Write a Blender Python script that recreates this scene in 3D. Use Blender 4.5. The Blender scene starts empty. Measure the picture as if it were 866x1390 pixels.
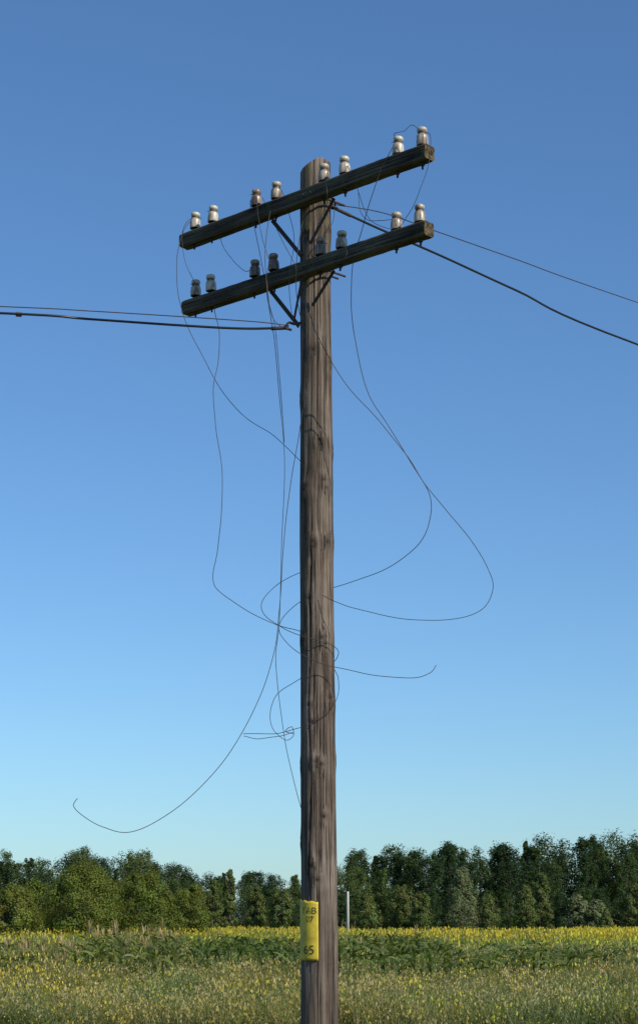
import bpy, math, random
import numpy as np
from mathutils import Vector, Matrix, noise as mn

rng = np.random.default_rng(7)
random.seed(7)
scene = bpy.context.scene
scene.view_settings.view_transform = 'Standard'
scene.view_settings.look = 'None'
scene.view_settings.exposure = 0

EYE = 1.6
F = 2660.0
def at(u, v, d):
    """survey reading (u, v) at distance d -> metres"""
    return Vector(((u-433)*d/F, d, EYE+(1252-v)*d/F))

# ------------------------------------------------------------ camera
cam_d = bpy.data.cameras.new("camera"); cam = bpy.data.objects.new("camera", cam_d)
scene.collection.objects.link(cam)
cam.location = (0, 0, EYE); cam.rotation_euler = (math.radians(90), 0, 0)
cam_d.sensor_fit = 'AUTO'; cam_d.sensor_width = 36
cam_d.lens = F*36/1390; cam_d.shift_y = (1252-695)/1390
cam_d.clip_end = 6000; cam_d.clip_start = 0.1
scene.camera = cam

# ------------------------------------------------------------ light
SUN_AZ = math.radians(132); SUN_EL = math.radians(36)
to_sun = Vector((math.sin(SUN_AZ)*math.cos(SUN_EL), math.cos(SUN_AZ)*math.cos(SUN_EL), math.sin(SUN_EL)))
w = bpy.data.worlds.new("World"); scene.world = w; w.use_nodes = True
nt = w.node_tree; nt.nodes.clear()
sky = nt.nodes.new('ShaderNodeTexSky'); sky.sky_type = 'NISHITA'; sky.sun_disc = False
sky.sun_elevation = SUN_EL; sky.sun_rotation = SUN_AZ
sky.air_density = 1.0; sky.dust_density = 0.4; sky.ozone_density = 3.0; sky.altitude = 100
bg = nt.nodes.new('ShaderNodeBackground'); bg.inputs['Strength'].default_value = 0.095
wo = nt.nodes.new('ShaderNodeOutputWorld')
tint = nt.nodes.new('ShaderNodeMix'); tint.data_type = 'RGBA'; tint.blend_type = 'MULTIPLY'; tint.inputs[0].default_value = 1.0
tint.inputs[7].default_value = (0.80, 1.10, 1.36, 1)
nt.links.new(sky.outputs[0], tint.inputs[6])
nt.links.new(tint.outputs[2], bg.inputs['Color']); nt.links.new(bg.outputs[0], wo.inputs['Surface'])
sl = bpy.data.lights.new("sun", 'SUN'); sl.energy = 4.8; sl.angle = math.radians(0.5); sl.color = (1.0, 0.93, 0.82)
so = bpy.data.objects.new("sun", sl); scene.collection.objects.link(so)
so.rotation_euler = to_sun.to_track_quat('Z', 'Y').to_euler(); so.location = (30, -20, 40)

# ------------------------------------------------------------ helpers
def new_mat(name):
    m = bpy.data.materials.new(name); m.use_nodes = True
    n = m.node_tree.nodes; b = n['Principled BSDF']
    return m, m.node_tree, b
def node(t, typ, **kw):
    n = t.nodes.new(typ)
    for k, v in kw.items(): setattr(n, k, v)
    return n
def noise_tex(t, scale, mapping=None, detail=6, rough=0.6, dist=0.0):
    tc = node(t, 'ShaderNodeTexCoord'); mp = node(t, 'ShaderNodeMapping')
    mp.inputs['Scale'].default_value = mapping or (1, 1, 1)
    t.links.new(tc.outputs['Object'], mp.inputs['Vector'])
    nz = node(t, 'ShaderNodeTexNoise'); nz.inputs['Scale'].default_value = scale
    nz.inputs['Detail'].default_value = detail; nz.inputs['Roughness'].default_value = rough
    nz.inputs['Distortion'].default_value = dist
    t.links.new(mp.outputs[0], nz.inputs['Vector'])
    return nz
def ramp(t, src, stops):
    r = node(t, 'ShaderNodeValToRGB'); e = r.color_ramp.elements
    e[0].position = stops[0][0]; e[0].color = (*stops[0][1], 1)
    e[1].position = stops[-1][0]; e[1].color = (*stops[-1][1], 1)
    for p, c in stops[1:-1]:
        x = e.new(p); x.color = (*c, 1)
    t.links.new(src, r.inputs[0]); return r
def mix(t, mode, fac, a, b):
    m = node(t, 'ShaderNodeMix', data_type='RGBA', blend_type=mode)
    for s, v in ((m.inputs[0], fac), (m.inputs[6], a), (m.inputs[7], b)):
        if isinstance(v, bpy.types.NodeSocket): t.links.new(v, s)
        elif isinstance(v, (int, float)): s.default_value = v
        else: s.default_value = (*v, 1)
    return m.outputs[2]
def g(v): return (v, v, v)

def wood_mat(name, dark, light, moss, moss_amt, grain=(34, 34, 1.3), rgh=0.85, knots=False):
    m, t, b = new_mat(name)
    n1 = noise_tex(t, 1.0, grain, 8, 0.65, 0.4)
    c = ramp(t, n1.outputs[0], [(0.3, dark), (0.5, tuple((x+y)/2 for x, y in zip(dark, light))), (0.68, light)]).outputs[0]
    n2 = noise_tex(t, 1.0, tuple(x*2.4 if x > 5 else x*0.9 for x in grain), 4, 0.6, 0.3)
    cr = ramp(t, n2.outputs[0], [(0.41, g(0.2)), (0.47, g(1.0)), (1.0, g(1.0))])
    c = mix(t, 'MULTIPLY', 1.0, c, cr.outputs[0])
    n3 = noise_tex(t, 2.2, (1.6, 1.6, 0.8) if knots else (1, 1, .6), 5, 0.65)
    c = mix(t, 'MULTIPLY', 1.0, c, ramp(t, n3.outputs[0], [(0.34, (0.56, 0.50, 0.46)), (0.66, (1.22, 1.2, 1.17))]).outputs[0])
    n4 = noise_tex(t, 9.0, (1, 1, 0.5), 6, 0.7)
    mf = ramp(t, n4.outputs[0], [(0.5, g(0)), (0.66, g(1))])
    mm = node(t, 'ShaderNodeMath', operation='MULTIPLY'); t.links.new(mf.outputs[0], mm.inputs[0])
    if knots:
        at_ = node(t, 'ShaderNodeAttribute', attribute_name='moss'); t.links.new(at_.outputs['Fac'], mm.inputs[1])
    else: mm.inputs[1].default_value = moss_amt
    c = mix(t, 'MIX', mm.outputs[0], c, moss)
    if knots:
        kn = node(t, 'ShaderNodeAttribute', attribute_name='knot')
        c = mix(t, 'MIX', kn.outputs['Fac'], c, (0.018, 0.012, 0.009))
    t.links.new(c, b.inputs['Base Color']); b.inputs['Roughness'].default_value = rgh
    b.inputs['Specular IOR Level'].default_value = 0.25
    ad = node(t, 'ShaderNodeMath', operation='MULTIPLY'); t.links.new(n1.outputs[0], ad.inputs[0]); t.links.new(cr.outputs[0], ad.inputs[1])
    bp = node(t, 'ShaderNodeBump'); bp.inputs['Strength'].default_value = 0.8; bp.inputs['Distance'].default_value = 0.012
    t.links.new(ad.outputs[0], bp.inputs['Height']); t.links.new(bp.outputs[0], b.inputs['Normal'])
    return m

pole_mat = wood_mat("weathered_pole_wood", (0.060, 0.046, 0.037), (0.255, 0.205, 0.165), (0.12, 0.11, 0.04), 0, knots=True)
arm_mat = wood_mat("mossy_arm_wood", (0.034, 0.029, 0.023), (0.155, 0.130, 0.098), (0.080, 0.084, 0.035), 0.75, grain=(1.6, 40, 40))
end_mat = wood_mat("arm_end_grain", (0.05, 0.036, 0.02), (0.19, 0.14, 0.075), (0.09, 0.09, 0.03), 0.5, grain=(20, 20, 20))
def simple(name, col, rough=0.6, metal=0.0, var=0.25, scale=20, bump=0.0):
    m, t, b = new_mat(name)
    n1 = noise_tex(t, scale)
    c = ramp(t, n1.outputs[0], [(0.3, tuple(x*(1-var) for x in col)), (0.7, tuple(x*(1+var) for x in col))]).outputs[0]
    t.links.new(c, b.inputs['Base Color']); b.inputs['Roughness'].default_value = rough; b.inputs['Metallic'].default_value = metal
    if bump:
        bp = node(t, 'ShaderNodeBump'); bp.inputs['Strength'].default_value = bump; bp.inputs['Distance'].default_value = 0.01
        t.links.new(n1.outputs[0], bp.inputs['Height']); t.links.new(bp.outputs[0], b.inputs['Normal'])
    return m
iron = simple("rusty_iron", (0.045, 0.030, 0.022), 0.75, 0.2, 0.4, 60)
wire_m = simple("oxidised_wire", (0.055, 0.048, 0.045), 0.6, 0.5, 0.3, 30)
cable_m = simple("cable_sheath", (0.012, 0.012, 0.013), 0.35, 0.0, 0.2, 30)
clamp_m = simple("clamp_steel", (0.22, 0.22, 0.22), 0.45, 0.7, 0.3, 30)

def porcelain(name, top, stain, amt):
    m, t, b = new_mat(name)
    n1 = noise_tex(t, 28, (1, 1, 0.45), 6, 0.65)
    f = ramp(t, n1.outputs[0], [(0.62-0.3*amt, g(0)), (0.72-0.2*amt, g(1))])
    c = mix(t, 'MIX', f.outputs[0], top, stain)
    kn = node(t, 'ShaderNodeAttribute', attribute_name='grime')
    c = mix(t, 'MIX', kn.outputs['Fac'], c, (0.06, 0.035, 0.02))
    t.links.new(c, b.inputs['Base Color']); b.inputs['Roughness'].default_value = 0.33
    b.inputs['Coat Weight'].default_value = 0.15
    return m
porc = [porcelain("porcelain_clean", (0.50, 0.45, 0.35), (0.22, 0.155, 0.10), 0.35),
        porcelain("porcelain_stained", (0.42, 0.36, 0.275), (0.15, 0.10, 0.065), 0.55),
        porcelain("porcelain_rusty", (0.32, 0.235, 0.175), (0.10, 0.06, 0.04), 0.75)]

def mesh_from(name, V, Fq, mats, midx=None, col=None, smooth=False, parent=None, attrs=None, link=True):
    V = np.asarray(V, dtype=np.float32); me = bpy.data.meshes.new(name)
    if isinstance(Fq, np.ndarray):
        k = Fq.shape[1]; nf = len(Fq)
        me.vertices.add(len(V)); me.vertices.foreach_set('co', V.ravel())
        me.loops.add(nf*k); me.loops.foreach_set('vertex_index', Fq.astype(np.int32).ravel())
        me.polygons.add(nf); me.polygons.foreach_set('loop_start', np.arange(0, nf*k, k, dtype=np.int32))
        me.polygons.foreach_set('loop_total', np.full(nf, k, dtype=np.int32))
        if midx is not None: me.polygons.foreach_set('material_index', np.asarray(midx, dtype=np.int32))
        me.update(calc_edges=True)
    else:
        me.from_pydata([tuple(v) for v in V], [], Fq); me.update()
        if midx is not None: me.polygons.foreach_set('material_index', np.asarray(midx, dtype=np.int32))
    for m in mats: me.materials.append(m)
    if col is not None:
        a = me.color_attributes.new('Col', 'FLOAT_COLOR', 'POINT')
        c4 = np.ones((len(V), 4), dtype=np.float32); c4[:, :3] = col
        a.data.foreach_set('color', c4.ravel())
    if attrs:
        for k_, arr in attrs.items():
            a = me.attributes.new(k_, 'FLOAT', 'POINT'); a.data.foreach_set('value', np.asarray(arr, dtype=np.float32))
    if smooth: me.polygons.foreach_set('use_smooth', np.ones(len(me.polygons), dtype=bool))
    o = bpy.data.objects.new(name, me)
    if link: scene.collection.objects.link(o)
    if parent: o.parent = parent
    return o
def empty(name, loc=(0, 0, 0)):
    e = bpy.data.objects.new(name, None); e.location = loc; e.empty_display_size = 0.3
    scene.collection.objects.link(e); return e

# ------------------------------------------------------------ utility pole
root = empty("wooden_utility_pole")
PY = 14.0
def pole_c(z):   # axis x
    pts = [(-0.3, 0.010), (1.35, 0.004), (2.4, -0.003), (4.3, -0.018), (6.2, -0.024), (7.1, -0.024)]
    return float(np.interp(z, [p[0] for p in pts], [p[1] for p in pts]))
def pole_r(z):
    return float(np.interp(z, [-0.3, 1.35, 2.4, 4.3, 6.2, 7.1], [0.142, 0.132, 0.124, 0.118, 0.109, 0.108]))
knots = []
for zc in [1.55, 2.15, 2.75, 3.15, 3.62, 4.28, 4.72, 5.0, 5.35, 5.62, 5.95, 6.5]:
    k0 = random.uniform(0, 6.28)
    for j in range(random.choice([2, 3, 4])):
        knots.append((k0+j*1.7+random.uniform(-.3, .3), zc+random.uniform(-.05, .05), random.uniform(0.018, 0.034)))
for (an, zc) in [(4.5, 4.30), (4.95, 3.62), (4.4, 3.02), (4.9, 5.02), (5.0, 2.35), (4.55, 5.66), (4.3, 2.0), (5.1, 4.74), (4.2, 3.9), (4.85, 2.72), (4.6, 1.9), (5.4, 4.3), (5.5, 3.2), (4.0, 4.7)]:
    knots.append((an, zc, 0.032))
NS = 108; zs = np.arange(-0.3, 7.05, 0.0125)
def ztop(x, y):
    return 7.035-0.55*max(0, 0.03-x)-0.30*max(0, x-0.03)-0.05*abs(y)
V = []; K = []; M = []; Fq = []
cracks = [(random.uniform(0, 6.28), random.uniform(0.8, 6.6), random.uniform(0.3, 1.2), random.uniform(0.005, 0.011)) for _ in range(75)]
for z in zs:
    cx = pole_c(z); r0 = pole_r(z)
    kk = [q for q in knots if abs(q[1]-z) < 0.16]
    cc_ = []
    for (ca, cz, cl, cd) in cracks:
        dz = (z-cz)/cl
        if abs(dz) < 1: cc_.append((ca+0.12*mn.noise((ca*5, z*1.7, 0))+0.05*dz, cd*(1-dz*dz), 1-dz*dz))
    for i in range(NS):
        a = 2*math.pi*i/NS; ca_, sa_ = math.cos(a), math.sin(a)
        r = r0 + 0.006*mn.noise((ca_*1.2, sa_*1.2, z*0.9)) + 0.0035*mn.noise((ca_*7, sa_*7, z*1.1+9))
        k = 0
        for (ka, kz, ks) in kk:
            dz = z-kz
            da = (a-ka+math.pi) % (2*math.pi)-math.pi
            d2 = (da*r0)**2
            r += 0.009*math.exp(-(d2/(0.05**2)+dz*dz/(0.07**2)))
            q = math.exp(-(d2/(ks*0.7)**2+dz*dz/(ks*0.5)**2)); k = max(k, q)
            k = max(k, 0.45*math.exp(-(d2/(ks*1.5)**2+dz*dz/(ks*1.0)**2)))
            r -= 0.006*q
        for (aw, cd, cq) in cc_:
            da = (a-aw+math.pi) % (2*math.pi)-math.pi
            if abs(da) < 0.06:
                f_ = max(0, 1-abs(da)/0.05); r -= cd*f_; k = max(k, 0.85*cq*f_)
        x = r*ca_; y = r*sa_
        zz = min(z, ztop(x, y)); V.append((cx+x, PY+y, zz)); K.append(k)
        M.append(min(1, max(0.0, (z-5.6)/0.9))*0.8+0.06)
nr = len(zs)
for j in range(nr-1):
    for i in range(NS):
        Fq.append((j*NS+i, j*NS+(i+1) % NS, (j+1)*NS+(i+1) % NS, (j+1)*NS+i))
prev = (nr-1)*NS
for fr in (0.8, 0.6, 0.4, 0.2, 0.04):
    st = len(V)
    for i in range(NS):
        a = 2*math.pi*i/NS; x = 0.106*fr*math.cos(a); y = 0.106*fr*math.sin(a)
        V.append((pole_c(7)+x, PY+y, ztop(x, y)+0.004*mn.noise((x*60, y*60, 0)))); K.append(0.25); M.append(0.9)
    for i in range(NS): Fq.append((prev+i, prev+(i+1) % NS, st+(i+1) % NS, st+i))
    prev = st
mesh_from("pole_shaft", V, np.array(Fq), [pole_mat], smooth=True, parent=root, attrs={'knot': K, 'moss': M})

# tubes ---------------------------------------------------
def tube(name, pts, r, mat, parent=None, res=6, cyc=False, rads=None):
    cu = bpy.data.curves.new(name, 'CURVE'); cu.dimensions = '3D'; cu.bevel_depth = r; cu.bevel_resolution = 2
    cu.use_fill_caps = True
    sp = cu.splines.new('NURBS' if len(pts) > 3 else 'POLY'); sp.points.add(len(pts)-1)
    for i, p in enumerate(pts): sp.points[i].co = (*p, 1)
    if len(pts) > 3: sp.use_endpoint_u = True; sp.order_u = 4; sp.resolution_u = res
    cu.materials.append(mat)
    o = bpy.data.objects.new(name, cu); scene.collection.objects.link(o)
    if parent: o.parent = parent
    return o
def catmull(pts, n=8):
    P = [Vector(p) for p in pts]; P = [P[0]*2-P[1]]+P+[P[-1]*2-P[-2]]; out = []
    for i in range(1, len(P)-2):
        for k in range(n):
            t = k/n; a, b, c, d = P[i-1], P[i], P[i+1], P[i+2]
            out.append(0.5*((2*b)+(c-a)*t+(2*a-5*b+4*c-d)*t*t+(3*b-a-3*c+d)*t**3))
    out.append(P[-2]); return out
def ptube(name, pts, r, mat, parent=None):
    cu = bpy.data.curves.new(name, 'CURVE'); cu.dimensions = '3D'; cu.bevel_depth = r; cu.bevel_resolution = 1; cu.use_fill_caps = True
    sp = cu.splines.new('POLY'); sp.points.add(len(pts)-1)
    for i, p in enumerate(pts): sp.points[i].co = (*p, 1)
    cu.materials.append(mat)
    o = bpy.data.objects.new(name, cu); scene.collection.objects.link(o)
    if parent: o.parent = parent
    return o

# crossarms -----------------------------------------------
def lathe(profile, n=28):
    V = []; Fq = []
    for (r, z) in profile:
        for i in range(n):
            a = 2*math.pi*i/n; V.append((r*math.cos(a), r*math.sin(a), z))
    for j in range(len(profile)-1):
        for i in range(n): Fq.append((j*n+i, j*n+(i+1) % n, (j+1)*n+(i+1) % n, (j+1)*n+i))
    return V, Fq
# porcelain telegraph insulator: skirt, waist, collar, tie groove, domed head
prof = [(0.020, 0.012), (0.030, 0.010), (0.034, 0.004), (0.0385, 0.0), (0.0400, 0.004), (0.0405, 0.020), (0.0395, 0.045), (0.0375, 0.062),
        (0.0345, 0.069), (0.0290, 0.074), (0.0265, 0.080), (0.0275, 0.086), (0.0325, 0.092), (0.0345, 0.098), (0.0345, 0.106),
        (0.0325, 0.113), (0.0265, 0.1185), (0.0160, 0.122), (0.0005, 0.123)]
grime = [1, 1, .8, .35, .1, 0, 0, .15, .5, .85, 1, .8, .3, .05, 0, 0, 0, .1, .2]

def arm(name, L, R, z, us, kinds):
    L = Vector(L); R = Vector(R); u = (R-L); ln = u.length; ang = math.atan2(u.y, u.x)
    e = empty(name); e.location = ((L.x+R.x)/2, (L.y+R.y)/2, z); e.rotation_euler = (0, 0, ang); e.parent = root
    hw = 0.050; hh = 0.050; ch = 0.010; nseg = 140
    base = []
    sides = [(-hw+ch, -hh), (hw-ch, -hh), (hw, -hh+ch), (hw, hh-ch), (hw-ch, hh), (-hw+ch, hh), (-hw, hh-ch), (-hw, -hh+ch)]
    for i in range(8):
        a = sides[i]; b = sides[(i+1) % 8]; k = 1 if i % 2 else 6
        for q in range(k): base.append((a[0]+(b[0]-a[0])*q/k, a[1]+(b[1]-a[1])*q/k))
    nb = len(base); V = []; Fq = []; mi = []
    for j in range(nseg+1):
        x = -ln/2+ln*j/nseg
        end = min(j, nseg-j); sh = 1-0.05*max(0, 2-end)/2
        for (a, b) in base:
            d = 1+0.06*mn.noise((x*1.5, a*14, b*14+z))+0.03*mn.noise((x*14, a*50, b*50+z*3))
            V.append((x+(0.006*mn.noise((a*30, b*30, z+x)) if end == 0 else 0), a*sh*d, b*sh*d+0.006*math.sin(x*1.3+z)))
    for j in range(nseg):
        for i in range(nb):
            Fq.append((j*nb+i, j*nb+(i+1) % nb, (j+1)*nb+(i+1) % nb, (j+1)*nb+i)); mi.append(0)
    Fq.append(tuple(reversed(range(nb)))); mi.append(1)
    Fq.append(tuple(nseg*nb+i for i in range(nb))); mi.append(1)
    me_o = mesh_from("arm_timber", V, Fq, [arm_mat, end_mat], midx=mi, smooth=False, parent=e)
    tips = []
    for n_, (uu, kd) in enumerate(zip(us, kinds)):
        k = (uu-433)/F
        t = (-L.x+L.y*k)/(u.x-u.y*k)
        xl = -ln/2+ln*t
        lean = (random.uniform(-.05, .05), random.uniform(-.05, .05))
        ie = bpy.data.objects.new(f"insulator_{n_+1}", None); scene.collection.objects.link(ie); ie.parent = e
        ie.location = (xl, 0, 0.053); ie.rotation_euler = (lean[0], lean[1], random.uniform(0, 6)); ie.empty_display_size = .05
        Vv, Ff = lathe([(x*1.0, y) for x, y in prof])
        gr = np.repeat(grime, 28)*0.8
        io = mesh_from("porcelain", [(a, b, c+0.014) for a, b, c in Vv], np.array(Ff), [porc[kd]], smooth=True, parent=ie, attrs={'grime': gr})
        io.location = (0, 0, 0)
        pv, pf = lathe([(0.0005, -0.02), (0.018, -0.02), (0.018, 0.004), (0.010, 0.006), (0.009, 0.05), (0.0005, 0.05)], 12)
        mesh_from("pin", pv, np.array(pf), [iron], smooth=False, parent=ie)
        # tie wire round the groove
        ring = [(0.0275*math.cos(a), 0.0275*math.sin(a), 0.096+0.003*math.sin(2*a)) for a in np.linspace(0, 6.6, 22)]
        ptube("tie_wire", ring+[(0.045, 0.012, 0.094)], 0.0022, wire_m, ie)
        # nut below
        nv, nf = lathe([(0.0005, 0.0), (0.016, 0.0), (0.016, -0.012), (0.0075, -0.012), (0.0075, -0.035), (0.0005, -0.035)], 6)
        no = mesh_from("nut", nv, np.array(nf), [iron], parent=ie); no.location = (0, 0, -0.106)
        wp = Vector((L.x+u.x*t, L.y+u.y*t, z+0.053+0.096)); tips.append(wp)
    # fixing bolt and strap through pole
    for s in (-0.035, 0.035):
        bo = tube("through_bolt", [(ln*0.05+s, -0.062, 0.0), (ln*0.05+s, 0.30, 0.0)], 0.008, iron, e)
    return e, tips
AL = (-1.0138, 14.735, 0); AR = (0.7355, 13.04, 0)
e1, tip1 = arm("upper_crossarm", AL, AR, 6.718, [265, 289, 348, 375, 440, 468, 540, 573], [0, 0, 2, 1, 1, 0, 0, 1])
e2, tip2 = arm("lower_crossarm", (-0.997, 14.72, 0), (0.7305, 13.05, 0), 6.212, [266, 287, 346, 372, 435, 463, 538, 570], [1, 0, 2, 2, 2, 1, 1, 1])

# flat iron braces
def strap(name, a, b, wd=0.03, th=0.006):
    a = Vector(a); b = Vector(b); d = (b-a); l = d.length
    q = d.to_track_quat('X', 'Z')
    V = []; n = 10
    for j in range(n+1):
        x = l*j/n
        for (y, z) in ((-th/2, -wd/2), (th/2, -wd/2), (th/2, wd/2), (-th/2, wd/2)): V.append((x, y, z))
    Fq = [(j*4+i, j*4+(i+1) % 4, (j+1)*4+(i+1) % 4, (j+1)*4+i) for j in range(n) for i in range(4)]+[(3, 2, 1, 0), tuple(n*4+i for i in range(4))]
    o = mesh_from(name, V, Fq, [iron], parent=root); o.location = a; o.rotation_euler = q.to_euler(); return o
def on_arm(uu, z, dz=-0.045, off=0.056):
    k = (uu-433)/F; L = Vector(AL); u = Vector(AR)-L; t = (-L.x+L.y*k)/(u.x-u.y*k)
    n = Vector((-u.y, u.x, 0)).normalized()   # away from camera side
    p = L+u*t; return Vector((p.x, p.y, z+dz))+n*off
strap("brace_left_upper", on_arm(362, 6.718), at(409, 347, 13.93))
strap("brace_right_upper", on_arm(446, 6.718, off=0.058), at(421, 331, 13.878), 0.024)
strap("brace_left_lower", on_arm(360, 6.212), at(406, 443, 13.93))
strap("brace_right_lower", on_arm(446, 6.212, off=0.058), at(424, 415, 13.875), 0.024)
strap("brace_rod", at(411, 372, 13.84), at(399, 435, 13.9), 0.018)
# dead-end hardware for the span cables
ptube("cable_hook", catmull([at(408, 438, 13.92), at(400, 440, 13.85), at(392, 438, 13.83), at(388, 445, 13.83), at(396, 448, 13.84)], 5), 0.009, iron, root)
ptube("cable_hook_2", catmull([at(450, 268, 14.0), at(455, 276, 14.02), at(452, 283, 14.05), at(446, 280, 14.05)], 5), 0.008, iron, root)

# yellow number plate ------------------------------------------------
plate_m = simple("yellow_plate_paint", (0.58, 0.43, 0.035), 0.5, 0.0, 0.25, 14, 0.1)
ink_m = simple("black_lettering", (0.06, 0.05, 0.02), 0.6)
pl = empty("yellow_number_plate"); pl.parent = root
def bend(s, z, off=0.0):
    # s metres across the plate (0 = right edge), wrapped round the pole toward the left
    th = math.radians(3)+s/0.136
    R = pole_r(z)+0.010+off
    return (pole_c(z)-R*math.sin(th), PY-R*math.cos(th), z)
Wd = 0.165; z0, z1 = 1.33, 1.745
V = []; nx, nz = 16, 24
for lay in (0, 0.0035):
    for j in range(nz+1):
        for i in range(nx+1):
            s = Wd*i/nx; zz = z0+(z1-z0)*j/nz
            zz += 0.014*(i/nx)*(j/nz) - 0.004*math.sin(i*1.1)*(j == nz)
            x, y, z_ = bend(s, zz, lay); V.append((x, y, z_))
Fq = []; N1 = (nx+1)*(nz+1)
for j in range(nz):
    for i in range(nx):
        a = j*(nx+1)+i; Fq.append((a, a+1, a+nx+2, a+nx+1)); Fq.append((N1+a, N1+a+nx+1, N1+a+nx+2, N1+a+1))
edge = [i for i in range(nx+1)]+[j*(nx+1)+nx for j in range(1, nz+1)]+[nz*(nx+1)+i for i in range(nx-1, -1, -1)]+[j*(nx+1) for j in range(nz-1, 0, -1)]
for q in range(len(edge)):
    a = edge[q]; b = edge[(q+1) % len(edge)]; Fq.append((a, N1+a, N1+b, b))
mesh_from("plate_sheet", V, np.array(Fq), [plate_m], parent=pl)
def lettering(txt, size, s_c, z_c):
    cu = bpy.data.curves.new("t", 'FONT'); cu.body = txt; cu.size = size; cu.align_x = 'CENTER'; cu.resolution_u = 3
    to = bpy.data.objects.new("t", cu); scene.collection.objects.link(to)
    bpy.context.view_layer.update()
    me = bpy.data.meshes.new_from_object(to.evaluated_get(bpy.context.evaluated_depsgraph_get()))
    bpy.data.objects.remove(to)
    for v in me.vertices:
        v.co = bend(s_c-v.co.x*1.0, z_c+v.co.y, 0.0065)
    me.materials.clear(); me.materials.append(ink_m)
    o = bpy.data.objects.new("lettering", me); scene.collection.objects.link(o); o.parent = pl
lettering("ГАВ", 0.060, 0.066, 1.662)
lettering("07", 0.060, 0.060, 1.603)
lettering("65", 0.090, 0.068, 1.375)

# ------------------------------------------------------------ wires
def wire(name, pts, r=0.0024, mat=None, par=None, wob=0.004):
    P = [p if isinstance(p, Vector) else at(*p) for p in pts]
    C = catmull(P, 8)
    out = []
    s0 = random.uniform(0, 99)
    for i, p in enumerate(C):
        f = min(1, i/6, (len(C)-1-i)/6)
        out.append(p+Vector((mn.noise((i*0.12, s0, 0)), mn.noise((i*0.12, s0, 5)), mn.noise((i*0.12, s0, 9))))*wob*f*2)
    return ptube(name, out, r, mat or wire_m, par)
lw = empty("broken_wires"); lw.parent = root
T1, T2 = tip1, tip2
W = []
W.append([T1[0], (252, 309, 14.6), (243, 335, 14.5), (240, 370, 14.45), (245, 412, 14.4), (258, 450, 14.35), (276, 485, 14.3), (300, 530, 14.3), (335, 567, 14.3), (372, 592, 14.25), (402, 620, 14.2), (432, 655, 14.2), (448, 690, 14.16), (452, 715, 14.05)])
W.append([T2[1], (292, 395, 14.5), (291, 420, 14.4), (298, 450, 14.3), (296, 490, 14.2), (290, 530, 14.1), (293, 580, 14.0), (302, 640, 13.95), (301, 700, 13.9), (296, 745, 13.9), (290, 785, 13.9), (300, 805, 13.9), (335, 828, 14.0), (375, 848, 14.1), (408, 857, 14.18), (440, 868, 14.16)])
W.append([T1[2], (340, 275, 14.2), (345, 305, 14.15), (356, 360, 14.1), (366, 420, 14.0), (374, 480, 14.0), (382, 560, 13.98), (386, 640, 13.96), (383, 740, 13.95), (378, 850, 13.95), (375, 900, 13.95), (382, 975, 13.95), (394, 1040, 13.93), (409, 1098, 13.95)])
W.append([T1[3], (365, 300, 14.0), (360, 350, 13.95), (364, 400, 13.9), (372, 440, 13.88), (378, 500, 13.9), (384, 560, 13.92), (386, 600, 13.92)])
W.append([at(411, 300, 13.78), (404, 340, 13.75), (403, 400, 13.8), (414, 460, 13.82), (417, 520, 13.8), (408, 580, 13.82), (397, 640, 13.84), (389, 700, 13.84), (384, 760, 13.84), (379, 830, 13.84), (372, 885, 13.84), (355, 940, 13.8), (326, 1000, 13.75), (288, 1052, 13.7), (238, 1098, 13.65), (180, 1130, 13.6), (140, 1122, 13.6), (112, 1107, 13.6), (101, 1095, 13.6), (103, 1087, 13.6), (106, 1084, 13.6)])
W.append([T1[6], (530, 205, 13.2), (517, 230, 13.25), (505, 265, 13.3), (492, 310, 13.4), (479, 360, 13.5), (476, 410, 13.5), (483, 465, 13.55), (498, 530, 13.6), (525, 575, 13.6), (560, 630, 13.6), (582, 672, 13.6), (584, 705, 13.65), (568, 738, 13.7), (535, 766, 13.85), (490, 786, 14.05), (455, 797, 14.16), (425, 808, 14.18), (400, 822, 14.15), (382, 842, 14.05), (381, 862, 13.9), (400, 882, 13.84), (430, 898, 13.82), (462, 907, 13.82), (510, 917, 13.8), (560, 920, 13.8), (582, 914, 13.8), (592, 903, 13.8)])
W.append([at(412, 392, 13.8), (420, 425, 13.75), (434, 462, 13.72), (470, 522, 13.7), (515, 572, 13.7), (550, 615, 13.7), (575, 655, 13.7), (605, 692, 13.7), (640, 735, 13.7), (664, 775, 13.7), (668, 803, 13.7), (652, 828, 13.7), (612, 841, 13.7), (550, 840, 13.7), (490, 828, 13.75), (458, 818, 13.8), (438, 808, 13.85)])
W.append([(432, 770, 14.2), (405, 778, 14.15), (374, 796, 14.1), (356, 815, 14.05), (359, 834, 13.95), (380, 850, 13.88), (406, 862, 13.84), (435, 870, 13.84), (455, 878, 13.9), (459, 888, 13.98), (452, 900, 14.1), (430, 910, 14.2), (400, 925, 14.18), (375, 945, 14.05), (366, 970, 13.95), (372, 992, 13.9), (388, 1004, 13.9), (399, 998, 13.9), (396, 987, 13.92), (388, 992, 13.95), (398, 996, 14.0)])
W.append([(330, 996, 13.95), (360, 996, 13.92), (385, 994, 13.88), (408, 988, 13.86), (425, 980, 13.85), (448, 965, 13.87), (459, 940, 13.95), (459, 920, 14.05), (452, 905, 14.1)])
W.append([(331, 999, 13.9), (352, 1003, 13.9), (380, 999, 13.9), (398, 994, 13.9)])
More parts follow.
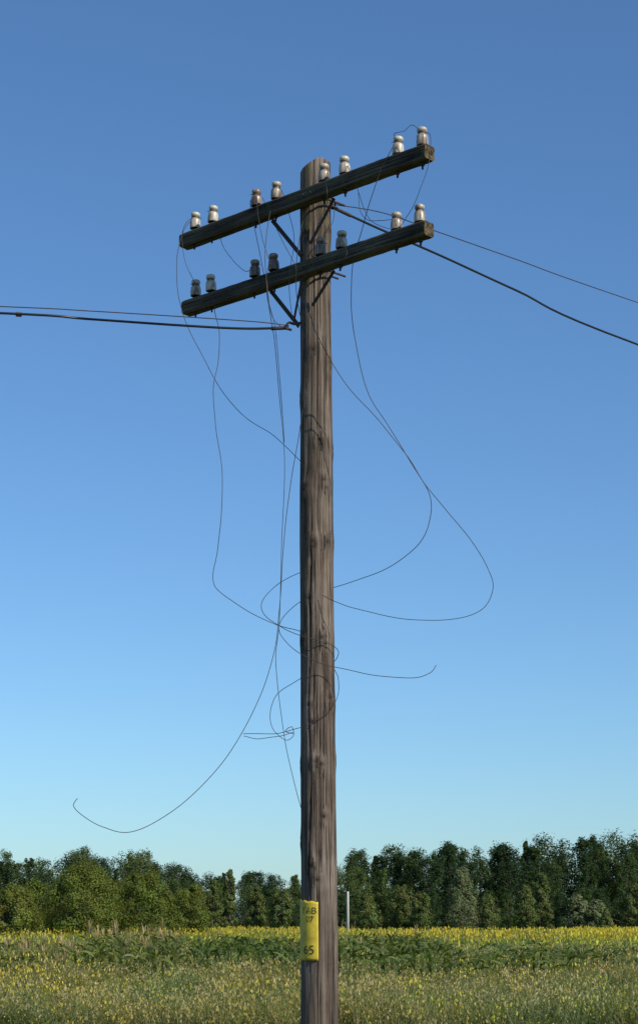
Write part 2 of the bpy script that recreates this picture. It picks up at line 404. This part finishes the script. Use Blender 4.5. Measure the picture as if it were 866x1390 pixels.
# short jumpers round the head
W.append([T1[7], (583, 182, 13.05), (584, 205, 12.98), (578, 235, 12.98), (568, 262, 13.0), (556, 288, 13.1), (540, 310, 13.2), (520, 328, 13.3)])
W.append([T1[6], (535, 182, 13.1), (548, 178, 13.1), (560, 170, 13.1), T1[7]])
W.append([T1[5], (480, 240, 13.45), (488, 265, 13.5), (497, 290, 13.6), (512, 305, 13.8), (560, 318, 14.2)])
W.append([T1[1], (298, 300, 14.5), (300, 325, 14.4), (312, 348, 14.3), (332, 368, 14.2), T2[2]])
W.append([T1[2], (358, 270, 14.2), (368, 295, 14.1), (385, 330, 13.9), (402, 362, 13.8), (408, 390, 13.8)])
W.append([T1[4], (444, 262, 13.6), (440, 285, 13.7), (430, 310, 13.75), (420, 345, 13.75), (408, 400, 13.78), (398, 432, 13.8)])
W.append([T1[3], (382, 258, 14.0), (393, 290, 13.95), (399, 330, 13.85), (392, 380, 13.85), (396, 425, 13.85)])
W.append([T2[0], (262, 380, 14.6), (252, 355, 14.6), (247, 320, 14.6), (256, 300, 14.6), T1[0]])
W.append([T2[3], (366, 355, 14.0), (358, 330, 14.0), (352, 300, 14.0), T1[2]])
W.append([T2[5], (470, 345, 13.4), (455, 355, 13.5), (446, 365, 13.6), (436, 400, 13.75)])
W.append([T2[6], (520, 300, 13.25), (500, 300, 13.4), (490, 285, 13.6), (486, 262, 13.6)])
W.append([T2[4], (442, 318, 13.6), (452, 300, 13.9), (454, 280, 14.05)])
W.append([T2[3], (362, 372, 14.0), (366, 420, 13.95), (376, 440, 13.9), (390, 446, 13.85)])
for i, p in enumerate(W): wire(f"wire_{i+1}", p, 0.0025 if i < 10 else 0.0021, None, lw)

sc = empty("span_cables"); sc.parent = root
# right span: runs away to the next pole on the line; left span crosses in front of the field
def span(name, pts, r, wob=0.0): return wire(name, pts, r, cable_m if r > 0.004 else wire_m, sc, wob)
span("service_cable_right", [at(450, 281, 14.05), at(520, 313, 14.55), at(600, 348, 15.1), at(700, 394, 15.9), at(866, 468, 17.2), Vector((7.6, 19.4, 5.75)), Vector((14, 26, 5.1)), Vector((24, 36, 4.9)), Vector((36, 48, 5.6))], 0.0085)
span("service_wire_right", [at(450, 277, 14.05), at(520, 289, 14.5), at(592, 314, 14.9), at(700, 352, 15.6), at(866, 411, 16.7), Vector((7.6, 18.9, 6.05)), Vector((14, 25.6, 5.4)), Vector((24, 35.6, 5.1)), Vector((36, 47.6, 5.8))], 0.0036)
span("service_cable_left", [at(392, 445, 13.84), at(330, 446, 13.8), at(250, 442, 13.75), at(120, 433, 13.65), at(0, 425, 13.5), Vector((-5, 13.1, 5.78)), Vector((-12, 12, 5.9)), Vector((-24, 10, 6.3)), Vector((-36, 8, 7.0))], 0.0085)
span("service_wire_left", [at(392, 442, 13.84), at(350, 437, 13.78), at(250, 430, 13.7), at(120, 422, 13.6), at(0, 416, 13.5), Vector((-5, 13.15, 5.84)), Vector((-12, 12.1, 5.95)), Vector((-24, 10.1, 6.35)), Vector((-36, 8.1, 7.05))], 0.0036)
def blob(name, p, q, r, mat):
    ptube(name, [p, p.lerp(q, 0.3), p.lerp(q, 0.7), q], r, mat, sc)
blob("cable_grip_left", at(392, 445, 13.84), at(368, 446, 13.83), 0.013, iron)
blob("cable_splice", at(30, 427, 13.55), at(22, 426.5, 13.54), 0.017, clamp_m)
blob("cable_grip_right", at(452, 281.5, 14.06), at(476, 293, 14.23), 0.012, iron)
blob("cable_clip", at(553, 327.5, 14.78), at(557, 329, 14.8), 0.014, clamp_m)

# ------------------------------------------------------------ vegetation
def leaf_mat(name, trans=0.3, rough=0.55, spec=0.3):
    m = bpy.data.materials.new(name); m.use_nodes = True; t = m.node_tree; b = t.nodes['Principled BSDF']
    a = node(t, 'ShaderNodeAttribute', attribute_name='Col')
    t.links.new(a.outputs['Color'], b.inputs['Base Color']); b.inputs['Roughness'].default_value = rough
    b.inputs['Specular IOR Level'].default_value = spec
    tr = node(t, 'ShaderNodeBsdfTranslucent')
    mc = mix(t, 'MULTIPLY', 1.0, a.outputs['Color'], (1.35, 1.35, 0.6)); t.links.new(mc, tr.inputs['Color'])
    ms = node(t, 'ShaderNodeMixShader'); ms.inputs[0].default_value = trans
    t.links.new(b.outputs[0], ms.inputs[1]); t.links.new(tr.outputs[0], ms.inputs[2])
    t.links.new(ms.outputs[0], t.nodes['Material Output'].inputs['Surface'])
    return m
foliage = leaf_mat("foliage", 0.30, 0.6, 0.15)
cropm = leaf_mat("crop_leaves", 0.32, 0.45, 0.35)
bark = simple("bark", (0.09, 0.07, 0.055), 0.9, 0, 0.4, 6)

def tube_np(p0, p1, r0, r1, n=6):
    p0 = np.array(p0); p1 = np.array(p1); d = p1-p0; d = d/np.linalg.norm(d)
    a = np.cross(d, [0.3, 0.5, 0.8]); a /= np.linalg.norm(a); b = np.cross(d, a)
    th = np.linspace(0, 2*np.pi, n, endpoint=False)
    ring = np.outer(np.cos(th), a)+np.outer(np.sin(th), b)
    V = np.vstack([p0+ring*r0, p1+ring*r1])
    Fq = np.array([(i, (i+1) % n, n+(i+1) % n, n+i) for i in range(n)]); return V, Fq

def profile(kind, h):
    if kind == 'round': return math.sqrt(max(0.02, 1-((h-0.56)/0.46)**2))
    if kind == 'tall':  return math.sqrt(max(0.02, 1-((h-0.45)/0.57)**2))*(1.1-0.45*h)
    if kind == 'spire': return max(0.05, (1-h))**0.75*1.25
    if kind == 'pine':  return math.sqrt(max(0.02, 1-((h-0.72)/0.29)**2))
    if kind == 'bush':  return math.sqrt(max(0.02, 1-((h-0.36)/0.65)**2))
def make_tree(r, H, Wd, kind, nclump, nleaf, ls, col, hb=0.2, drop=0.0, cs=0.15, inner=0.08):
    Vs, Fs, Cs, Ms = [], [], [], []; off = 0
    def add(V, Fq, C, m):
        nonlocal off
        Vs.append(V); Fs.append(Fq+off); Cs.append(np.broadcast_to(C, (len(V), 3))); Ms.append(np.full(len(Fq), m)); off += len(V)
    lean = r.normal(0, 0.02, 2)*H
    tr = H*0.014+0.03
    prev = np.array([0, 0, -0.2])
    if kind == 'bush':
        for q in range(6):
            a = r.uniform(0, 6.28); V, Fq = tube_np((0.2*math.cos(a), 0.2*math.sin(a), -0.1), (Wd*.3*math.cos(a), Wd*.3*math.sin(a), H*r.uniform(.5, .8)), 0.08, 0.02); add(V, Fq, (0.1, 0.08, 0.06), 1)
    else:
        for q in range(1, 6):
            nx_ = np.array([lean[0]*q/5+r.normal(0, .01)*H, lean[1]*q/5+r.normal(0, .01)*H, H*0.9*q/5])
            V, Fq = tube_np(prev, nx_, tr*(1-(q-1)/5.3), tr*(1-q/5.3), 7); add(V, Fq, (0.1, 0.08, 0.06), 1); prev = nx_
    per = nleaf//nclump
    LV, LC = [], []
    for c in range(nclump):
        h = hb+(1-hb)*((c+r.uniform(0, 1))/nclump)**0.9*0.97
        R = profile(kind, h)*Wd/2
        a = r.uniform(0, 6.28); rr = R*math.sqrt(r.uniform(inner, 1.0))*r.uniform(.88, 1.10)
        cr = (cs if kind != 'spire' else cs*.8)*Wd*r.uniform(0.6, 1.3)*(0.6+0.4*min(1, R/(Wd*.3)))
        rr = max(0, rr-cr*0.5)
        cc = np.array([rr*math.cos(a)+lean[0]*h, rr*math.sin(a)+lean[1]*h, h*H-cr*0.5])
        if kind != 'bush' and c % 3 == 0:
            V, Fq = tube_np((lean[0]*h*.8, lean[1]*h*.8, max(hb*H*.7, (h-0.12)*H)), cc, tr*0.35, tr*0.1, 4); add(V, Fq, (0.1, 0.08, 0.06), 1)
        n = max(10, int(per*r.uniform(0.7, 1.3)))
        d = r.normal(0, 1, (n, 3)); d[:, 2] += 0.25; d /= np.linalg.norm(d, axis=1)[:, None]
        rad = cr*r.uniform(0.25, 1.25, n)**0.7
        ctr = cc+d*rad[:, None]*np.array([1, 1, 1.15])
        ctr[:, 2] -= drop*rad*r.uniform(0, 1, n)
        od = ctr-np.array([0, 0, H*.4]); od /= np.linalg.norm(od, axis=1)[:, None]+1e-6
        nrm = d*0.8+od*0.7+r.normal(0, 0.45, (n, 3)); nrm /= np.linalg.norm(nrm, axis=1)[:, None]
        t1 = np.cross(nrm, r.normal(0, 1, (n, 3))); t1 /= np.linalg.norm(t1, axis=1)[:, None]; t2 = np.cross(nrm, t1)
        s = ls*r.uniform(0.6, 1.4, n)[:, None]
        q = np.stack([ctr-t1*s, ctr-t2*s*0.55, ctr+t1*s, ctr+t2*s*0.55], axis=1)
        cl = np.array(col)*r.uniform(0.75, 1.28)*(1+r.normal(0, .05, 3))
        cv = cl*r.uniform(0.75, 1.25, n)[:, None]
        LV.append(q.reshape(-1, 3)); LC.append(np.repeat(cv, 4, axis=0))
    LV = np.vstack(LV); LC = np.vstack(LC)
    LV[:, 2] = np.maximum(LV[:, 2], 0.02)
    Vs.append(LV); Fs.append(np.arange(len(LV)).reshape(-1, 4)+off); Cs.append(LC); Ms.append(np.zeros(len(LV)//4))
    return np.vstack(Vs), np.vstack(Fs), np.vstack(Cs), np.concatenate(Ms)

def scatter(name, temps, inst, mats):
    """inst: list of (template, x, y, z, rot, sx, sz, tint rgb)"""
    Vs, Fs, Cs, Ms = [], [], [], []; off = 0
    for (ti, x, y, z, rot, sx, sz, tint) in inst:
        V, Fq, C, M_ = temps[ti]; c, s = math.cos(rot)*sx, math.sin(rot)*sx
        o = np.empty_like(V); o[:, 0] = V[:, 0]*c-V[:, 1]*s+x; o[:, 1] = V[:, 0]*s+V[:, 1]*c+y; o[:, 2] = V[:, 2]*sz+z
        Vs.append(o); Fs.append(Fq+off); Cs.append(C*np.asarray(tint)); Ms.append(M_); off += len(V)
    return mesh_from(name, np.vstack(Vs), np.vstack(Fs), mats, midx=np.concatenate(Ms), col=np.vstack(Cs))

# --- distant forest (one object)
sky_u = [-300, -150, 0, 40, 70, 110, 150, 190, 220, 245, 275, 300, 330, 360, 385, 405, 440, 465, 500, 535, 560, 600, 640, 665, 690, 730, 760, 790, 830, 866, 1000, 1200]
sky_v = [1150, 1145, 1150, 1158, 1168, 1150, 1160, 1156, 1158, 1174, 1182, 1181, 1176, 1184, 1183, 1185, 1166, 1154, 1154, 1150, 1142, 1142, 1137, 1142, 1140, 1133, 1144, 1132, 1128, 1134, 1128, 1134]
specs = [('round', 0.95), ('tall', 0.7), ('round', 0.85), ('tall', 0.55), ('spire', 0.45), ('pine', 0.6), ('tall', 0.8), ('spire', 0.38), ('round', 0.75)]
temps = []
for i, (k, wr) in enumerate(specs):
    r = np.random.default_rng(100+i)
    temps.append(make_tree(r, 14.0, 14*wr*0.75, k, 110, 7600, 0.15, (0.048, 0.078, 0.023), hb=0.08 if k != 'pine' else 0.40, cs=0.105))
inst = []
r = np.random.default_rng(5)
for (Yr, n, hm, tb) in ((330, 50, 1.0, 0.85), (312, 46, 0.96, 0.9), (296, 42, 0.80, 1.0), (284, 42, 0.5, 1.1)):
    for i in range(n):
        u = -260+1400*(i+r.uniform(0.15, 0.85))/n
        d = Yr+r.uniform(-6, 6)
        v = float(np.interp(u, sky_u, sky_v)); H = (1252-v)*d/F+EYE
        H *= hm*r.uniform(0.89, 1.05)
        ti = int(r.choice(len(specs), p=[.17, .15, .16, .11, .08, .08, .12, .03, .10]))
        hue = r.choice([0, 1, 2], p=[.46, .36, .18])
        tint_ = np.array([(0.72, 0.84, 0.9), (1.05, 1.05, 0.9), (1.6, 1.45, 1.25)][hue])*tb*r.uniform(.82, 1.15)
        if u < 300 and hue < 2: tint_ = tint_*0.9
        sz = H/14; inst.append((ti, (u-433)*d/F, d, 0, r.uniform(0, 6.28), max(sz, .6)*r.uniform(.85, 1.2), sz, tint_))
scatter("distant_forest", temps, inst, [foliage, bark])

# --- nearer willow bushes on the left and pale trees on the right
def place(name, u, vtop, wpx, d, kind, col, nclump=70, nleaf=11000, ls=0.10, hb=0.04, seed=1, drop=0.0, cs=0.15, inner=0.08):
    H = (1252-vtop)*d/F+EYE; Wd = wpx*d/F
    V, Fq, C, M_ = make_tree(np.random.default_rng(seed), H, Wd, kind, nclump, nleaf, ls, col, hb, drop, cs, inner)
    o = mesh_from(name, V, Fq, [foliage, bark], midx=M_, col=C); o.location = ((u-433)*d/F, d, 0); return o
OL = (0.120, 0.150, 0.026); OL2 = (0.14, 0.16, 0.03)
place("willow_bush", 112, 1172, 118, 150, 'bush', OL, 190, 36000, 0.075, seed=11, cs=.10, inner=.5)
place("willow_bush", 196, 1182, 94, 158, 'bush', OL, 150, 26000, 0.075, seed=12, cs=.10, inner=.5)
place("willow_bush", 256, 1200, 70, 166, 'bush', OL, 110, 17000, 0.075, seed=13, cs=.11, inner=.5)
place("willow_bush", 18, 1202, 80, 146, 'bush', OL2, 120, 19000, 0.075, seed=14, cs=.11, inner=.5)
place("willow_bush", -60, 1190, 100, 150, 'bush', OL, 80, 12000, 0.1, seed=15, inner=.4)
place("willow_bush", 50, 1194, 60, 172, 'bush', OL, 90, 12000, 0.085, seed=16, inner=.4)
PB = (0.15, 0.175, 0.08); PB2 = (0.11, 0.14, 0.04)
for i, (u, v, wp, d, k, c) in enumerate([(628, 1177, 54, 250, 'tall', PB), (736, 1183, 36, 240, 'tall', PB2), (712, 1200, 34, 236, 'tall', PB2),
        (782, 1214, 44, 230, 'bush', PB), (808, 1222, 38, 226, 'bush', PB), (545, 1200, 40, 255, 'round', PB2), (500, 1212, 40, 245, 'tall', PB2),
        (348, 1200, 34, 255, 'tall', PB2), (312, 1178, 26, 270, 'tall', PB2), (380, 1205, 36, 250, 'round', PB2), (860, 1200, 44, 245, 'round', PB2),
        (190, 1152, 66, 262, 'round', PB2), (110, 1146, 56, 270, 'round', (0.09, 0.115, 0.04)), (660, 1214, 36, 262, 'bush', PB2), (572, 1212, 34, 250, 'round', PB2),
        (930, 1180, 60, 240, 'tall', PB2), (-40, 1150, 60, 262, 'round', PB2), (822, 1232, 26, 222, 'spire', PB2), (290, 1192, 28, 268, 'tall', PB2)]):
    place("silver_willow_tree" if c == PB else "birch_tree", u, v, wp, d, k, c, 70, 8500, 0.12, 0.05, 40+i, cs=.13, inner=.3)

# --- distant concrete post
px = (472-433)*180/F
pv, pf = lathe([(0.0005, 4.42), (0.10, 4.42), (0.105, 4.3), (0.14, -0.2), (0.0005, -0.2)], 10)
post = mesh_from("concrete_post", pv, np.array(pf), [simple("concrete", (0.55, 0.54, 0.50), 0.8)], smooth=False); post.location = (px, 180, 0)
tube("post_crossbar", [(-0.3, 0, 4.2), (0.3, 0, 4.2)], 0.04, iron, post)

# --- ground
gm, t, b = new_mat("field_soil_and_grass")
n1 = noise_tex(t, 0.05, None, 8, 0.6); n2 = noise_tex(t, 3.0, None, 8, 0.7)
c1 = ramp(t, n1.outputs[0], [(0.35, (0.065, 0.08, 0.022)), (0.65, (0.11, 0.12, 0.034))]).outputs[0]
c2 = ramp(t, n2.outputs[0], [(0.3, g(0.55)), (0.7, g(1.3))]).outputs[0]
t.links.new(mix(t, 'MULTIPLY', 1.0, c1, c2), b.inputs['Base Color']); b.inputs['Roughness'].default_value = 0.95
bp = node(t, 'ShaderNodeBump'); bp.inputs['Strength'].default_value = 0.6; bp.inputs['Distance'].default_value = 0.1
t.links.new(n2.outputs[0], bp.inputs['Height']); t.links.new(bp.outputs[0], b.inputs['Normal'])
S = 4000
mesh_from("ground", [(-S, -S, 0), (S, -S, 0), (S, S, 0), (-S, S, 0)], [(0, 1, 2, 3)], [gm])

# --- maize templates
def strip(pts, wid, side, col0, col1):
    pts = np.array(pts); n = len(pts); side = np.array(side)
    V = []; C = []
    for i in range(n):
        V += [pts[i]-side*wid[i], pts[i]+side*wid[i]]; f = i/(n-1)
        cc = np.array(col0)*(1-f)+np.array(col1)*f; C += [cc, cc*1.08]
    Fq = [(2*i, 2*i+1, 2*i+3, 2*i+2) for i in range(n-1)]
    return np.array(V), np.array(Fq), np.array(C)
def pack(parts):
    Vs, Fs, Cs = [], [], []; off = 0
    for V, Fq, C in parts: Vs.append(V); Fs.append(Fq+off); Cs.append(C); off += len(V)
    F_ = np.vstack(Fs); return np.vstack(Vs), F_, np.vstack(Cs), np.zeros(len(F_))
def maize(r, tassel):
    parts = []; H = 1.25
    for a in (0, math.pi/2):
        sd = (math.cos(a), math.sin(a), 0); parts.append(strip([(0, 0, 0), (0, 0, .6), (0, 0, H)], [.013, .011, .005], sd, (.05, .075, .02), (.09, .11, .035)))
    a0 = r.uniform(0, 6.28)
    nl = 9
    for i in range(nl):
        h = 0.18+(H-0.22)*i/(nl-1); a = a0+i*math.pi+r.normal(0, .35)
        L = (0.70-0.28*abs(i/nl-.5)*2)*r.uniform(.8, 1.15)*(0.8 if i == nl-1 else 1)
        up = r.uniform(0.9, 1.25); pts = []; ang = up; x = 0; z = h; n = 6
        bend_ = r.uniform(1.5, 2.7)
        for k in range(n):
            pts.append((x*math.cos(a), x*math.sin(a), z)); x += L/n*math.cos(ang); z += L/n*math.sin(ang); ang -= bend_/n
        tw = r.normal(0, .5)
        sd = np.array([-math.sin(a)*math.cos(tw), math.cos(a)*math.cos(tw), math.sin(tw)])
        b_ = r.uniform(.75, 1.25)
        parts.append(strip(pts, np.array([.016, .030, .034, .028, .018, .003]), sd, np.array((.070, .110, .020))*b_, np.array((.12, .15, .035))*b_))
    if tassel:
        for q in range(8):
            a = r.uniform(0, 6.28); sp = r.uniform(.15, .6) if q else 0; L = r.uniform(.2, .34)
            pts = [(0, 0, H-.03), (L*.5*math.sin(sp)*math.cos(a), L*.5*math.sin(sp)*math.sin(a), H+L*.55*math.cos(sp)), (L*math.sin(sp*1.3)*math.cos(a), L*math.sin(sp*1.3)*math.sin(a), H+L*math.cos(sp*1.3))]
            parts.append(strip(pts, [.005, .009, .004], (-math.sin(a), math.cos(a), 0), (.22, .20, .08), (.32, .27, .12)))
    return pack(parts)
mt = [maize(np.random.default_rng(200+i), i >= 4) for i in range(10)]
inst = []; r = np.random.default_rng(9)
y = 36.0
while y < 56:
    hw_ = y*0.163+7
    x = -hw_
    while x < hw_:
        u = 433+F*x/y
        patch = mn.noise((x*0.30, y*0.16, 3))+0.5*mn.noise((x*1.1, y*0.5, 7))
        x0 = x; x += 0.30*r.uniform(.8, 1.2)
        tall_l = 120 < u < 245; mid = 265 < u < 600
        thr = -0.30 if (tall_l or mid) else -0.02
        if patch < thr: continue
        hs = (0.94 if tall_l else 0.84 if mid else 0.72)*(1+0.14*patch)+r.normal(0, .06)
        tas = r.uniform() < (0.4 if u < 250 else 0.04)
        ti = int(r.integers(4, 10)) if tas else int(r.integers(0, 4))
        b_ = r.uniform(.75, 1.25); tn = np.array((1.4, 1.2, 1.3) if u < 250 else (1.0+0.3*patch, 1.03, 1.0))*b_
        inst.append((ti, x0+r.normal(0, .1), y+r.normal(0, .2), 0, r.uniform(0, 6.28), 0.8, hs, tn))
    y += 0.8
scatter("maize_plants", mt, inst, [cropm])

# --- weed meadow with goldenrod
def weed(r, n, hh, cols, head=None, wd=.02, spread=.25, nh=3, leafy=0, hs=1.0, sway=.13):
    parts = []
    for i in range(n):
        a = r.uniform(0, 6.28); b0 = r.uniform(0, spread); x0, y0 = b0*math.cos(a), b0*math.sin(a)
        h = hh*r.uniform(.55, 1.12); ln_ = r.normal(0, sway, 2); c = np.array(cols[r.integers(len(cols))])*r.uniform(.8, 1.2)
        pts = [(x0, y0, 0), (x0+ln_[0]*.35, y0+ln_[1]*.35, h*.6), (x0+ln_[0], y0+ln_[1], h)]
        an = r.uniform(0, 3.14)
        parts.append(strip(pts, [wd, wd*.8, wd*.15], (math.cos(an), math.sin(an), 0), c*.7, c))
        for q in range(leafy):
            f = r.uniform(.25, 1.0); p = np.array([x0+ln_[0]*f*f, y0+ln_[1]*f*f, h*f]); a2 = r.uniform(0, 6.28); l = r.uniform(.05, .11)
            p1 = p+np.array([l*.5*math.cos(a2), l*.5*math.sin(a2), l*.4]); p2 = p+np.array([l*math.cos(a2), l*math.sin(a2), l*.3])
            parts.append(strip([p, p1, p2], [.003, .009, .001], (-math.sin(a2), math.cos(a2), .2), c*.9, c*1.1))
        if head is not None and i % 3 == 0:
            for q in range(nh):
                o = r.normal(0, .045, 3); p = np.array(pts[-1])+o; s = r.uniform(.035, .075)*hs
                parts.append(strip([p+(0, 0, -s*1.4), p, p+(0.03*hs, 0, s)], [s*.3, s*.6, s*.1], (math.cos(q*1.3), math.sin(q*1.3), 0), head, np.array(head)*1.1))
    return pack(parts)
GR = [(.090, .135, .028), (.135, .170, .040), (.20, .20, .06)]
wt = [weed(np.random.default_rng(300+i), 13, .80, GR, (0.46, 0.40, 0.045) if i < 4 else None, .026, .5) for i in range(8)]
inst = []; r = np.random.default_rng(21)
for q in range(17000):
    y = 60+182*r.uniform()**0.85; x = r.uniform(-1, 1)*(y*0.163+14)
    p = mn.noise((x*0.05, y*0.03, 8))+.4*mn.noise((x*0.3, y*0.1, 2)); u = 433+F*x/y
    yel = r.uniform() < (0.55 if p > 0.08 else 0.10)+(0.25 if u > 780 else 0)
    ti = int(r.integers(0, 4)) if yel else int(r.integers(4, 8))
    inst.append((ti, x, y, 0, r.uniform(0, 6.28), 1.0, r.uniform(.65, 1.2)*(1+.2*p), np.array((1.12+.3*p, 1.10, .9))*r.uniform(.75, 1.25)))
scatter("goldenrod_meadow", wt, inst, [cropm])
GF = [(.095, .14, .03), (.15, .185, .05), (.23, .225, .085), (.30, .27, .13)]
gt = [weed(np.random.default_rng(400+i), 30, .66, GF, (0.48, 0.42, 0.06) if i < 2 else (0.34, 0.29, 0.15) if i < 5 else None, .0048, .30, 4, 2, .28, .16) for i in range(10)]
inst = []
for q in range(9000):
    y = 24+40*r.uniform()**0.95; x = r.uniform(-1, 1)*(y*0.163+5)
    p = mn.noise((x*0.25, y*0.12, 15)); p2 = mn.noise((x*0.6, y*0.3, 25))
    inst.append((int(r.integers(0, 10)), x, y, 0, r.uniform(0, 6.28), 1.15, r.uniform(.65, 1.25)*(1+.4*p), np.array((1.08+.5*p2, 1.05+.15*p2, .9))*r.uniform(.75, 1.2)))
for q in range(400):
    y = 8+16*r.uniform(); x = r.uniform(-1, 1)*6
    inst.append((int(r.integers(0, 10)), x, y, 0, r.uniform(0, 6.28), 1.0, r.uniform(.4, .8), np.array((1.0, 1.0, .9))*r.uniform(.7, 1.2)))
scatter("meadow_weeds", gt, inst, [cropm])
